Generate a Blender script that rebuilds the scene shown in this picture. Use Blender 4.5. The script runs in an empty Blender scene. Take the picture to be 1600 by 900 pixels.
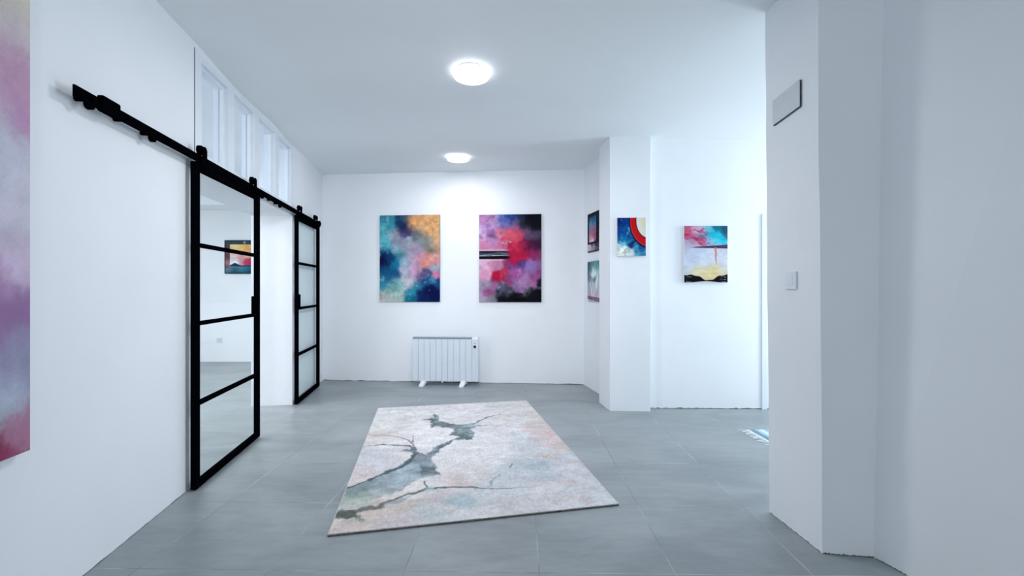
import bpy, bmesh, math
import numpy as np
from mathutils import Vector

C = bpy.context.scene.collection
PI = math.pi
CEIL = 2.81

# ------------------------------------------------------------------ materials
def srgb(c):
    c = np.asarray(c, dtype=float) / 255.0
    return np.where(c <= 0.04045, c / 12.92, ((c + 0.055) / 1.055) ** 2.4)

def col4(c):
    l = srgb(c)
    return (float(l[0]), float(l[1]), float(l[2]), 1.0)

def base_mat(name, color, rough=0.6, metal=0.0, spec=0.5):
    m = bpy.data.materials.new(name); m.use_nodes = True
    b = m.node_tree.nodes['Principled BSDF']
    b.inputs['Base Color'].default_value = col4(color)
    b.inputs['Roughness'].default_value = rough
    b.inputs['Metallic'].default_value = metal
    b.inputs['Specular IOR Level'].default_value = spec
    return m

def noisy_mat(name, color, amount=0.04, scale=3.0, rough=0.6, bump=0.0, bscale=30.0, metal=0.0, spec=0.5):
    m = base_mat(name, color, rough, metal, spec)
    nt = m.node_tree; N = nt.nodes; L = nt.links; b = N['Principled BSDF']
    tc = N.new('ShaderNodeTexCoord')
    n = N.new('ShaderNodeTexNoise'); n.inputs['Scale'].default_value = scale; n.inputs['Detail'].default_value = 6
    L.new(tc.outputs['Object'], n.inputs['Vector'])
    r = N.new('ShaderNodeValToRGB')
    c = np.array(color, float)
    r.color_ramp.elements[0].position = 0.3; r.color_ramp.elements[1].position = 0.7
    r.color_ramp.elements[0].color = col4(np.clip(c * (1 - amount), 0, 255))
    r.color_ramp.elements[1].color = col4(np.clip(c * (1 + amount), 0, 255))
    L.new(n.outputs['Fac'], r.inputs['Fac']); L.new(r.outputs['Color'], b.inputs['Base Color'])
    if bump:
        n2 = N.new('ShaderNodeTexNoise'); n2.inputs['Scale'].default_value = bscale; n2.inputs['Detail'].default_value = 5
        L.new(tc.outputs['Object'], n2.inputs['Vector'])
        bp = N.new('ShaderNodeBump'); bp.inputs['Strength'].default_value = bump; bp.inputs['Distance'].default_value = 0.01
        L.new(n2.outputs['Fac'], bp.inputs['Height']); L.new(bp.outputs['Normal'], b.inputs['Normal'])
    return m

WALL = (236, 239, 242)
M_wall = noisy_mat('white_plaster', WALL, 0.012, 1.3, 0.75, 0.25, 7.0)
M_ceil = noisy_mat('white_ceiling_paint', (232, 236, 238), 0.012, 0.8, 0.8, 0.12, 3.0)
M_frame = noisy_mat('white_gloss_paint', (228, 234, 240), 0.01, 4, 0.4)
M_black = noisy_mat('black_powder_coat', (5, 6, 10), 0.15, 20, 0.6, 0.05, 200, 0.0, 0.0)
M_gap = noisy_mat('dark_joint_and_gap_shade', (88, 94, 98), 0.15, 9, 0.9)
M_canvas = noisy_mat('primed_canvas', (232, 234, 236), 0.01, 40, 0.8, 0.2, 300)
M_rad = noisy_mat('radiator_enamel', (212, 221, 228), 0.01, 5, 0.38)
M_radw = noisy_mat('radiator_cap_white', (238, 240, 242), 0.01, 5, 0.4)
M_grille = noisy_mat('radiator_grille_grey', (128, 143, 152), 0.05, 60, 0.6)
M_dial = noisy_mat('dial_black', (14, 20, 26), 0.1, 20, 0.35)
M_plastic = noisy_mat('white_plastic', (232, 236, 240), 0.01, 5, 0.35)
M_plate = noisy_mat('cover_plate_paint', (204, 211, 214), 0.015, 8, 0.5)
M_bind = noisy_mat('rug_backing', (92, 84, 80), 0.3, 80, 0.95, 0.5, 150)
M_bindl = noisy_mat('rug_side_binding', (190, 190, 188), 0.1, 80, 0.95, 0.5, 150)

def glass_mat(name, tint, refl=0.12, alpha=0.9):
    m = bpy.data.materials.new(name); m.use_nodes = True
    nt = m.node_tree; N = nt.nodes; L = nt.links
    N.remove(N['Principled BSDF'])
    out = N['Material Output']
    t = N.new('ShaderNodeBsdfTransparent'); t.inputs['Color'].default_value = col4(tint)
    g = N.new('ShaderNodeBsdfGlossy'); g.inputs['Roughness'].default_value = 0.02
    g.inputs['Color'].default_value = (1, 1, 1, 1)
    fr = N.new('ShaderNodeFresnel'); fr.inputs['IOR'].default_value = 1.45
    mul = N.new('ShaderNodeMath'); mul.operation = 'MULTIPLY'; mul.inputs[1].default_value = refl
    L.new(fr.outputs['Fac'], mul.inputs[0])
    mx = N.new('ShaderNodeMixShader')
    L.new(mul.outputs[0], mx.inputs['Fac']); L.new(t.outputs[0], mx.inputs[1]); L.new(g.outputs[0], mx.inputs[2])
    L.new(mx.outputs[0], out.inputs['Surface'])
    return m
M_glass = glass_mat('clear_door_glass', (251, 253, 253), 0.05)
M_glass_g = glass_mat('greenish_door_glass', (249, 252, 252), 0.04)
M_glass_w = glass_mat('transom_glass', (250, 252, 254), 0.12)

def emit_mat(name, color, strength):
    m = bpy.data.materials.new(name); m.use_nodes = True
    N = m.node_tree.nodes; b = N['Principled BSDF']
    b.inputs['Base Color'].default_value = col4((240, 240, 245))
    b.inputs['Emission Color'].default_value = col4(color)
    b.inputs['Emission Strength'].default_value = strength
    return m
M_lamp = emit_mat('lit_opal_diffuser', (250, 247, 255), 3.8)

def floor_mat():
    m = base_mat('grey_porcelain_tiles', (140, 146, 148), 0.42)
    nt = m.node_tree; N = nt.nodes; L = nt.links; b = N['Principled BSDF']
    tc = N.new('ShaderNodeTexCoord')
    mp = N.new('ShaderNodeMapping')
    mp.inputs['Rotation'].default_value = (0, 0, math.radians(0.85))
    mp.inputs['Location'].default_value = (-0.092 + 60, -2.049 + 60 + 0.0, 0)
    L.new(tc.outputs['Object'], mp.inputs['Vector'])
    br = N.new('ShaderNodeTexBrick'); br.offset = 0.0; br.squash = 1.0
    br.inputs['Scale'].default_value = 1.0; br.inputs['Brick Width'].default_value = 0.6
    br.inputs['Row Height'].default_value = 0.5985; br.inputs['Mortar Size'].default_value = 0.0035
    br.inputs['Mortar Smooth'].default_value = 0.4
    br.inputs['Color1'].default_value = (0.42, 0.42, 0.42, 1); br.inputs['Color2'].default_value = (0.58, 0.58, 0.58, 1)
    L.new(mp.outputs['Vector'], br.inputs['Vector'])
    # cloudy cement look
    def noise(scale, detail, rough=0.55, dist=0.0, stretch=None):
        n = N.new('ShaderNodeTexNoise'); n.inputs['Scale'].default_value = scale
        n.inputs['Detail'].default_value = detail; n.inputs['Roughness'].default_value = rough
        n.inputs['Distortion'].default_value = dist
        if stretch:
            m2 = N.new('ShaderNodeMapping'); m2.inputs['Scale'].default_value = stretch
            L.new(tc.outputs['Object'], m2.inputs['Vector']); L.new(m2.outputs['Vector'], n.inputs['Vector'])
        else:
            L.new(tc.outputs['Object'], n.inputs['Vector'])
        return n
    n1 = noise(1.6, 8, 0.6, 0.6, (0.7, 1.6, 1))
    r1 = N.new('ShaderNodeValToRGB'); e = r1.color_ramp.elements
    e[0].position = 0.28; e[0].color = col4((130, 138, 141)); e[1].position = 0.72; e[1].color = col4((161, 168, 170))
    L.new(n1.outputs['Fac'], r1.inputs['Fac'])
    n2 = noise(9, 8, 0.7, 0.3, (0.6, 2.4, 1))
    r2 = N.new('ShaderNodeValToRGB'); e = r2.color_ramp.elements
    e[0].position = 0.35; e[0].color = (0.9, 0.9, 0.9, 1); e[1].position = 0.7; e[1].color = (1.07, 1.07, 1.07, 1)
    L.new(n2.outputs['Fac'], r2.inputs['Fac'])
    mx = N.new('ShaderNodeMix'); mx.data_type = 'RGBA'; mx.blend_type = 'MULTIPLY'; mx.inputs['Factor'].default_value = 1
    L.new(r1.outputs['Color'], mx.inputs['A']); L.new(r2.outputs['Color'], mx.inputs['B'])
    # tile-to-tile tone
    mr = N.new('ShaderNodeMapRange'); mr.inputs['From Min'].default_value = 0.42; mr.inputs['From Max'].default_value = 0.58
    mr.inputs['To Min'].default_value = 0.955; mr.inputs['To Max'].default_value = 1.04
    L.new(br.outputs['Color'], mr.inputs['Value'])
    mx2 = N.new('ShaderNodeMix'); mx2.data_type = 'RGBA'; mx2.blend_type = 'MULTIPLY'; mx2.inputs['Factor'].default_value = 1
    L.new(mx.outputs['Result'], mx2.inputs['A']); L.new(mr.outputs['Result'], mx2.inputs['B'])
    # grout, patchy light grey
    n3 = noise(2.3, 3)
    r3 = N.new('ShaderNodeValToRGB'); e = r3.color_ramp.elements
    e[0].position = 0.42; e[0].color = col4((126, 131, 132)); e[1].position = 0.62; e[1].color = col4((184, 188, 189))
    L.new(n3.outputs['Fac'], r3.inputs['Fac'])
    mx3 = N.new('ShaderNodeMix'); mx3.data_type = 'RGBA'
    L.new(br.outputs['Fac'], mx3.inputs['Factor']); L.new(mx2.outputs['Result'], mx3.inputs['A']); L.new(r3.outputs['Color'], mx3.inputs['B'])
    L.new(mx3.outputs['Result'], b.inputs['Base Color'])
    rr = N.new('ShaderNodeMapRange'); rr.inputs['To Min'].default_value = 0.28; rr.inputs['To Max'].default_value = 0.50
    L.new(n2.outputs['Fac'], rr.inputs['Value']); L.new(rr.outputs['Result'], b.inputs['Roughness'])
    bp = N.new('ShaderNodeBump'); bp.inputs['Strength'].default_value = 0.15; bp.inputs['Distance'].default_value = 0.004
    inv = N.new('ShaderNodeMath'); inv.operation = 'SUBTRACT'; inv.inputs[0].default_value = 1
    L.new(br.outputs['Fac'], inv.inputs[1]); L.new(inv.outputs[0], bp.inputs['Height']); L.new(bp.outputs['Normal'], b.inputs['Normal'])
    return m
M_floor = floor_mat()

def paint_mat(name, rough=0.5, fine=300.0, amt=0.08, bump=0.15):
    """vertex colours laid on by the painters below, broken up by a fine procedural brush grain"""
    m = bpy.data.materials.new(name); m.use_nodes = True
    nt = m.node_tree; N = nt.nodes; L = nt.links; b = N['Principled BSDF']
    at = N.new('ShaderNodeAttribute'); at.attribute_name = 'Paint'
    tc = N.new('ShaderNodeTexCoord')
    n = N.new('ShaderNodeTexNoise'); n.inputs['Scale'].default_value = fine; n.inputs['Detail'].default_value = 3
    L.new(tc.outputs['Object'], n.inputs['Vector'])
    mr = N.new('ShaderNodeMapRange'); mr.inputs['From Min'].default_value = 0.3; mr.inputs['From Max'].default_value = 0.7
    mr.inputs['To Min'].default_value = 1 - amt; mr.inputs['To Max'].default_value = 1 + amt
    L.new(n.outputs['Fac'], mr.inputs['Value'])
    mx = N.new('ShaderNodeMix'); mx.data_type = 'RGBA'; mx.blend_type = 'MULTIPLY'; mx.inputs['Factor'].default_value = 1
    L.new(at.outputs['Color'], mx.inputs['A']); L.new(mr.outputs['Result'], mx.inputs['B'])
    L.new(mx.outputs['Result'], b.inputs['Base Color'])
    b.inputs['Roughness'].default_value = rough
    b.inputs['Specular IOR Level'].default_value = 0.03
    bp = N.new('ShaderNodeBump'); bp.inputs['Strength'].default_value = bump; bp.inputs['Distance'].default_value = 0.003
    L.new(n.outputs['Fac'], bp.inputs['Height']); L.new(bp.outputs['Normal'], b.inputs['Normal'])
    return m
M_paint = paint_mat('oil_paint')
M_pile = paint_mat('woven_rug_pile', 0.95, 260.0, 0.16, 0.6)
M_cotton = paint_mat('woven_cotton', 0.95, 200.0, 0.10, 0.4)

# ------------------------------------------------------------------ mesh helpers
def obj(name, bm, mat, parent=None, smooth=False):
    me = bpy.data.meshes.new(name)
    bmesh.ops.recalc_face_normals(bm, faces=bm.faces[:])
    bm.to_mesh(me); bm.free()
    me.materials.append(mat)
    if smooth:
        for p in me.polygons: p.use_smooth = True
    o = bpy.data.objects.new(name, me); C.objects.link(o)
    if parent: o.parent = parent
    return o

def thing(name, label, cat, loc=(0, 0, 0), rotz=0.0, group=None):
    o = bpy.data.objects.new(name, None); C.objects.link(o)
    o.empty_display_size = 0.1
    o.location = loc; o.rotation_euler = (0, 0, rotz)
    o['label'] = label; o['category'] = cat
    if group: o['group'] = group
    return o

def struct(o, label, cat):
    o['kind'] = 'structure'; o['label'] = label; o['category'] = cat
    return o

def box(bm, x0, x1, y0, y1, z0, z1, bevel=0.0, seg=2):
    vs = [bm.verts.new((x, y, z)) for x in (x0, x1) for y in (y0, y1) for z in (z0, z1)]
    f = [(0, 1, 3, 2), (4, 6, 7, 5), (0, 4, 5, 1), (2, 3, 7, 6), (0, 2, 6, 4), (1, 5, 7, 3)]
    fs = [bm.faces.new([vs[i] for i in q]) for q in f]
    if bevel:
        es = list({e for q in fs for e in q.edges})
        bmesh.ops.bevel(bm, geom=es, offset=bevel, segments=seg, affect='EDGES', profile=0.5)

def bx(*a, **k):
    bm = bmesh.new(); box(bm, *a, **k); return bm

def prism(bm, poly, z0, z1, wob=0.0, seed=1):
    """upright block over a ground polygon; wob roughens the plaster arrises a little"""
    n = len(poly); lev = 1 if wob == 0 else 36
    rs = np.random.RandomState(seed)
    rings = []
    off = rs.normal(0, 1, (n, lev + 1, 2))
    for k in range(3): off[:, 1:-1] = (off[:, :-2] + off[:, 1:-1] * 2 + off[:, 2:]) / 4
    for i in range(lev + 1):
        z = z0 + (z1 - z0) * i / lev
        rings.append([bm.verts.new((poly[j][0] + off[j, i, 0] * wob, poly[j][1] + off[j, i, 1] * wob, z)) for j in range(n)])
    for i in range(lev):
        for j in range(n):
            bm.faces.new([rings[i][j], rings[i][(j + 1) % n], rings[i + 1][(j + 1) % n], rings[i + 1][j]])
    bm.faces.new(rings[0]); bm.faces.new(rings[-1])

def cyl(bm, c, r, h, axis='z', seg=32, bevel=0.0, r2=None):
    """disc / drum centred at c"""
    r2 = r if r2 is None else r2
    prof = [(r, -h / 2), (r2, h / 2)]
    if bevel:
        prof = [(r - bevel, -h / 2), (r - bevel * 0.3, -h / 2 + bevel * 0.3), (r, -h / 2 + bevel), (r2, h / 2 - bevel), (r2 - bevel * 0.3, h / 2 - bevel * 0.3), (r2 - bevel, h / 2)]
    def P(a, rr, t):
        x, y = rr * math.cos(a), rr * math.sin(a)
        v = {'z': (x, y, t), 'x': (t, x, y), 'y': (x, t, y)}[axis]
        return (c[0] + v[0], c[1] + v[1], c[2] + v[2])
    rings = [[bm.verts.new(P(2 * PI * i / seg, rr, t)) for i in range(seg)] for rr, t in prof]
    for a, b in zip(rings[:-1], rings[1:]):
        for i in range(seg):
            bm.faces.new([a[i], a[(i + 1) % seg], b[(i + 1) % seg], b[i]])
    bm.faces.new(rings[0]); bm.faces.new(rings[-1])

# ------------------------------------------------------------------ painters
def lattice(seed, n=64):
    return np.random.RandomState(seed).rand(n, n)

def vnoise(x, y, seed):
    g = lattice(seed); n = g.shape[0]
    xi = np.floor(x).astype(int); yi = np.floor(y).astype(int)
    fx = x - xi; fy = y - yi
    fx = fx * fx * (3 - 2 * fx); fy = fy * fy * (3 - 2 * fy)
    a = g[yi % n, xi % n]; b = g[yi % n, (xi + 1) % n]; c = g[(yi + 1) % n, xi % n]; d = g[(yi + 1) % n, (xi + 1) % n]
    return (a * (1 - fx) + b * fx) * (1 - fy) + (c * (1 - fx) + d * fx) * fy

def fbm(x, y, seed, octs=5, gain=0.55):
    s = 0; a = 1; t = 0
    for o in range(octs):
        s = s + a * vnoise(x * 2 ** o + 7.3 * o, y * 2 ** o + 3.1 * o, seed + o); t += a; a *= gain
    return s / t - 0.5

def splats(U, V, pts, warp=0.12, scale=3.0, seed=1, asp=1.4, sharp=1.0, fine=0.05, streak=(1.0, 1.0)):
    """pts = (u, v, radius, (r,g,b)); soft patches of colour bleeding into one another. u right, v down."""
    su, sv = streak
    wu = U + warp * fbm(U * scale * su, V * scale * asp * sv, seed, 7, 0.72) * 3.4
    wv = V + warp * fbm(U * scale * su + 9, V * scale * asp * sv + 4, seed + 20, 7, 0.72) * 3.4 / asp
    num = np.zeros(U.shape + (3,)); den = np.full(U.shape, 1e-9)
    for (u, v, r, c) in pts:
        d2 = ((wu - u) ** 2 + ((wv - v) * asp) ** 2) / (r * r * 1.45)
        w = np.exp(-d2 * 1.6 * sharp) / (r ** 0.3)
        num += w[..., None] * np.array(c, float); den += w
    img = num / den[..., None]
    img = img * (1 + fine * 5 * fbm(U * 14 * su, V * 14 * asp * sv, seed + 40, 4))[..., None]
    sm = fbm(U * 7 * su + 2, V * 7 * asp * sv, seed + 60, 5, 0.65)[..., None]      # smoky light and dark
    img = img * (1 + fine * 4.0 * sm)
    return img

def sstep(a, b, x):
    t = np.clip((x - a) / (b - a), 0, 1); return t * t * (3 - 2 * t)

def over(img, color, mask):
    m = np.clip(mask, 0, 1)[..., None]
    return img * (1 - m) + np.array(color, float) * m

def seg_dist(U, V, pts, ax=1.0, ay=1.0):
    """distance to a polyline (in metres with ax, ay) and position 0..1 along it"""
    best = np.full(U.shape, 9e9); tt = np.zeros(U.shape)
    n = len(pts) - 1
    for i in range(n):
        x0, y0 = pts[i][0] * ax, pts[i][1] * ay; x1, y1 = pts[i + 1][0] * ax, pts[i + 1][1] * ay
        dx, dy = x1 - x0, y1 - y0
        t = np.clip(((U * ax - x0) * dx + (V * ay - y0) * dy) / (dx * dx + dy * dy + 1e-12), 0, 1)
        d = np.hypot(U * ax - x0 - t * dx, V * ay - y0 - t * dy)
        k = d < best
        best = np.where(k, d, best); tt = np.where(k, (i + t) / n, tt)
    return best, tt

def poly_sd(U, V, pts, ax=1.0, ay=1.0):
    """signed distance to a polygon, positive inside"""
    d, _ = seg_dist(U, V, list(pts) + [pts[0]], ax, ay)
    inside = np.zeros(U.shape, bool)
    n = len(pts)
    for i in range(n):
        x0, y0 = pts[i]; x1, y1 = pts[(i + 1) % n]
        if y0 == y1: continue
        c = ((V < y0) != (V < y1)) & (U < (x1 - x0) * (V - y0) / (y1 - y0) + x0)
        inside ^= c
    return np.where(inside, d, -d)

def painted_sheet(name, img, w, h, mat, parent, y=0.0, flat=False, relief=None):
    """grid of quads w x h carrying img (rows top to bottom) as a colour attribute.
    upright: x right, z up, facing -y.  flat: x right, y away, facing up"""
    ny, nx = img.shape[:2]
    xs = np.linspace(-w / 2, w / 2, nx)
    if flat:
        ys = np.linspace(h / 2, -h / 2, ny)
        X, Y = np.meshgrid(xs, ys); Z = np.full(X.shape, y)
        if relief is not None: Z = Z + relief
    else:
        zs = np.linspace(h, 0, ny)
        X, Z = np.meshgrid(xs, zs); Y = np.full(X.shape, y)
    co = np.stack([X, Y, Z], -1).reshape(-1, 3)
    idx = np.arange(nx * ny).reshape(ny, nx)
    q = np.stack([idx[1:, :-1], idx[1:, 1:], idx[:-1, 1:], idx[:-1, :-1]], -1).reshape(-1, 4)
    me = bpy.data.meshes.new(name)
    me.vertices.add(len(co)); me.vertices.foreach_set('co', co.ravel())
    me.loops.add(q.size); me.loops.foreach_set('vertex_index', q.ravel().astype(np.int32))
    me.polygons.add(len(q)); me.polygons.foreach_set('loop_start', np.arange(0, q.size, 4, dtype=np.int32))
    me.update(calc_edges=True)
    a = me.color_attributes.new('Paint', 'FLOAT_COLOR', 'POINT')
    lin = srgb(np.clip(img, 0, 255)).reshape(-1, 3)
    rgba = np.ones((len(lin), 4)); rgba[:, :3] = lin
    a.data.foreach_set('color', rgba.ravel())
    me.materials.append(mat)
    for p in me.polygons: p.use_smooth = True
    o = bpy.data.objects.new(name, me); C.objects.link(o)
    o.parent = parent
    return o

def grid(nx, ny):
    return np.meshgrid(np.linspace(0, 1, nx), np.linspace(0, 1, ny))

def painting(label, loc, rotz, w, h, depth, img, edge_mat, group=None):
    """loc = bottom centre of the wall side"""
    t = thing('abstract_painting', label, 'painting', loc, rotz, group)
    obj('canvas_edge', bx(-w / 2, w / 2, -depth, -0.001, 0, h, bevel=0.0015, seg=1), edge_mat, t)
    painted_sheet('painted_canvas', img, w - 0.002, h - 0.002, M_paint, t, y=-depth - 0.0008).location = (0, 0, 0.001)
    return t

# ------------------------------------------------------------------ left wall frame of reference
LW = Vector((-2.015, 2.646)); LD = Vector((-0.17620, 0.98435)); LN = Vector((0.98435, 0.17620))
def lw(u, n=0.0):
    p = LW + LD * u + LN * n
    return (p.x, p.y)
LROT = math.atan2(LD.y, LD.x)           # local x runs along the wall, local -y points into the room

def lbox(bm, u0, u1, n0, n1, z0, z1):
    prism(bm, [lw(u0, n0), lw(u1, n0), lw(u1, n1), lw(u0, n1)], z0, z1)

TH = 0.41                                # thickness of the left wall
OP0, OP1 = 0.10, 2.015                   # doorway in the left wall
LINT = 2.035
bm = bmesh.new()
lbox(bm, -5.2, OP0, -TH, 0, 0, CEIL + 0.14)
lbox(bm, OP1, 3.36, -TH, 0, 0, CEIL + 0.14)
lbox(bm, OP0, OP1, -TH, 0, LINT, 2.105)
lbox(bm, OP0, OP1, -TH, 0, 2.79, CEIL + 0.14)
struct(obj('wall_left', bm, M_wall), 'white plastered left wall with the wide doorway and transom windows', 'wall')

# transom windows: one frame with four panes
win = thing('window_1', 'white framed four-pane transom window above the barn door rail', 'window', (LW.x, LW.y, 0), LROT)
win['kind'] = 'structure'
bm = bmesh.new()
u = 0.14; e = 0.05; pw = 0.372; mu = 0.094
W0, W1 = 0.13, 2.012
box(bm, W0 - 0.028, W0 + e, -0.004, 0.10, 2.106, 2.788)
box(bm, W1 - e, W1 + 0.002, -0.004, 0.10, 2.106, 2.788)
span = (W1 - W0 - 2 * e); pw = (span - 3 * mu) / 4
box(bm, W0 + e, W1 - e, -0.004, 0.10, 2.745, 2.788)
box(bm, W0 + e, W1 - e, -0.004, 0.10, 2.106, 2.145)
panes = []
for i in range(4):
    a = W0 + e + i * (pw + mu)
    panes.append((a, a + pw))
    if i < 3: box(bm, a + pw, a + pw + mu, -0.004, 0.10, 2.145, 2.745)
obj('window_frame', bm, M_frame, win)
for a, b in panes:
    bm = bmesh.new()
    s = 0.022
    box(bm, a, a + s, 0.025, 0.075, 2.145, 2.745); box(bm, b - s, b, 0.025, 0.075, 2.145, 2.745)
    box(bm, a + s, b - s, 0.025, 0.075, 2.723, 2.745); box(bm, a + s, b - s, 0.025, 0.075, 2.145, 2.167)
    sash = obj('sash', bm, M_frame, win)
    obj('pane', bx(a + s, b - s, 0.050, 0.055, 2.167, 2.723), M_glass_w, sash)
obj('shadow_gap_strip', bx(W0 - 0.034, W0 - 0.028, -0.0015, 0.02, 2.106, 2.80), M_gap, win)  # dark strip: shade of the gap between plaster and frame, put in as colour

# ------------------------------------------------------------------ floor, ceilings, other walls
bm = bmesh.new(); box(bm, -7.0, 5.0, -3.0, 7.7, -0.12, 0.0)
struct(obj('floor', bm, M_floor), 'large square grey porcelain tile floor', 'floor')

def ceil_z(x, y):
    z = CEIL + 0.045 * max(0.0, min(1.0, (3.1 - y) / 0.9)) if x < -0.2 else CEIL + 0.045 * max(0.0, min(1.0, (3.1 - y) / 0.9)) * max(0, 1 - (x + 0.2) / 1.5)
    # slight hand-plastered waves near the doors
    z += 0.010 * math.sin(y * 5.2 + 0.25 * x) * max(0, min(1, (0.4 - x) / 2.0)) * (1 if 2.6 < y < 5.4 else 0)
    return z
bm = bmesh.new()
nx, ny = 90, 120
rows = []
for j in range(ny + 1):
    y = -3.0 + 10.7 * j / ny
    rows.append([bm.verts.new((x, y, ceil_z(x, y))) for x in [-7.0 + 12.0 * i / nx for i in range(nx + 1)]])
for j in range(ny):
    for i in range(nx):
        bm.faces.new([rows[j][i], rows[j][i + 1], rows[j + 1][i + 1], rows[j + 1][i]])
bmesh.ops.recalc_face_normals(bm, faces=bm.faces[:])
top = bmesh.ops.extrude_face_region(bm, geom=bm.faces[:])
for v in [g for g in top['geom'] if isinstance(g, bmesh.types.BMVert)]: v.co.z = 3.1
struct(obj('ceiling', bm, M_ceil, smooth=False), 'smooth white painted ceiling', 'ceiling')
for p in bpy.data.objects['ceiling'].data.polygons:
    p.use_smooth = abs(p.normal.z) > 0.9

bm = bmesh.new()
prism(bm, [(-2.62, 5.8625), (0.99, 5.585), (0.99, 6.0), (-2.62, 6.1)], 0, CEIL + 0.05)
struct(obj('wall_back', bm, M_wall), 'white back wall behind the radiator and the two large paintings', 'wall')

o = obj('wall_alcove', bx(0, 0.86, 0.0, 0.10, 0, CEIL + 0.05), M_wall)
o.location = (0.9331, 5.60, 0); o.rotation_euler = (0, 0, math.atan2(-0.97906, 0.20357))
struct(o, 'short white side wall with two small paintings one above the other', 'wall')

bm = bmesh.new()
prism(bm, [(0.960, 4.718), (1.004, 4.397), (1.410, 4.374), (1.432, 4.60), (1.43, 4.95), (1.10, 4.95), (1.10, 4.72)], 0, CEIL + 0.05, wob=0.0022, seed=4)
struct(obj('wall_column', bm, M_wall), 'white column projecting beside the alcove, with the red arc painting', 'column')

bm = bmesh.new()
prism(bm, [(1.425, 4.492), (2.60, 4.4675), (2.60, 4.9), (1.425, 4.9)], 0, CEIL + 0.05)
prism(bm, [(2.60, 4.4675), (3.46, 4.452), (3.46, 4.9), (2.60, 4.9)], 2.03, CEIL + 0.05)
prism(bm, [(3.46, 4.452), (4.75, 4.43), (4.75, 4.9), (3.46, 4.9)], 0, CEIL + 0.05)
struct(obj('wall_right_back', bm, M_wall), 'bright white wall right of the column', 'wall')

# flush white door at the right end of that wall
d = thing('door_3', 'flush white door at the edge of the bright right wall', 'door', (2.60, 4.4665, 0), math.atan2(-0.0155, 0.86))
d['kind'] = 'structure'
obj('door_leaf', bx(0.05, 0.81, 0.012, 0.052, 0.006, 1.985, bevel=0.002, seg=1), M_frame, d)
bm = bmesh.new()
box(bm, 0.0, 0.05, -0.012, 0.09, 0, 2.03); box(bm, 0.81, 0.86, -0.012, 0.09, 0, 2.03); box(bm, 0.05, 0.81, -0.012, 0.09, 1.985, 2.03)
obj('door_frame', bm, M_frame, d)
bm = bmesh.new(); cyl(bm, (0.72, -0.002, 1.02), 0.025, 0.03, 'y', 24, 0.003); box(bm, 0.61, 0.73, -0.035, -0.015, 1.01, 1.03, bevel=0.006)
obj('door_handle', bm, base_mat('brushed_steel', (170, 174, 178), 0.3, 1.0), d)

# right pier: front corner leans a touch, plaster edges slightly wavy
bm = bmesh.new()
prism(bm, [(1.447, 2.412), (1.4725, 2.034), (1.693, 2.002), (1.76, 2.10), (4.75, 2.10), (4.75, 2.412)], 0, CEIL + 0.05, wob=0.0020, seed=9)
for v in bm.verts:
    if v.co.x < 1.6: v.co.x -= 0.022 * (v.co.z / 2.8)
    elif v.co.x < 1.72 and v.co.y < 2.05: v.co.x += 0.058 * (v.co.z / 2.8)
struct(obj('wall_pier', bm, M_wall), 'white plastered pier with the light switch and cover plate', 'wall')
bm = bmesh.new()
prism(bm, [(1.687, 2.015), (1.905, 1.34), (2.20, 0.3), (2.30, -2.9), (2.7, -2.9), (2.7, 2.2), (1.75, 2.2)], 0, CEIL + 0.05)
bm.verts.ensure_lookup_table()
for v in bm.verts:
    if abs(v.co.x - 1.687) < 1e-3: v.co.x += 0.050 * v.co.z / 2.86
struct(obj('wall_right', bm, M_wall), 'plain white wall at the right edge nearest the viewer', 'wall')

# right room end wall with a big window
bm = bmesh.new()
box(bm, 4.6, 4.85, 2.3, 4.6, 0, 0.55); box(bm, 4.6, 4.85, 2.3, 4.6, 2.55, CEIL + 0.05)
box(bm, 4.6, 4.85, 2.3, 2.6, 0.55, 2.55); box(bm, 4.6, 4.85, 4.3, 4.6, 0.55, 2.55)
struct(obj('wall_right_end', bm, M_wall), 'white end wall of the bright side room with a large window', 'wall')
w2 = thing('window_2', 'large daylight window of the side room behind the pier', 'window', (4.7, 3.45, 0.55), 0)
w2['kind'] = 'structure'
bm = bmesh.new()
box(bm, -0.03, 0.03, -0.85, -0.79, 0, 2.0); box(bm, -0.03, 0.03, 0.79, 0.85, 0, 2.0); box(bm, -0.03, 0.03, -0.79, 0.79, 0, 0.06)
box(bm, -0.03, 0.03, -0.79, 0.79, 1.94, 2.0); box(bm, -0.03, 0.03, -0.03, 0.03, 0.06, 1.94)
obj('window_frame', bm, M_frame, w2)
obj('pane', bx(-0.003, 0.003, -0.79, -0.03, 0.06, 1.94), M_glass_w, w2)
obj('pane', bx(-0.003, 0.003, 0.03, 0.79, 0.06, 1.94), M_glass_w, w2)

# wall behind the viewer, with a wide opening to the street side
bm = bmesh.new()
box(bm, -3.2, 2.7, -3.0, -2.8, 2.5, CEIL + 0.05); box(bm, -1.2, -0.7, -3.0, -2.8, 0, 2.5); box(bm, 1.8, 2.7, -3.0, -2.8, 0, 2.5)
struct(obj('wall_front', bm, M_wall), 'white wall behind the viewpoint with wide openings', 'wall')

# room beyond the doorway
bm = bmesh.new(); box(bm, -6.9, -1.9, 7.34, 7.6, 0, CEIL + 0.05)
box(bm, -6.9, -1.9, 6.85, 7.34, 2.59, CEIL + 0.02)
struct(obj('wall_far', bm, M_wall), 'white far wall of the next room with a dropped strip under the ceiling', 'wall')
bm = bmesh.new(); box(bm, -6.9, -6.7, -1.0, 7.4, 0, CEIL + 0.05)
struct(obj('wall_far_left', bm, M_wall), 'white outer wall of the next room', 'wall')
bm = bmesh.new()
prism(bm, [lw(-3.0, -TH), lw(-2.9, -TH), (-6.9, 0.2), (-6.9, 0.05)], 0, CEIL + 0.05)
struct(obj('wall_far_front', bm, M_wall), 'white near wall of the next room', 'wall')

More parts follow.
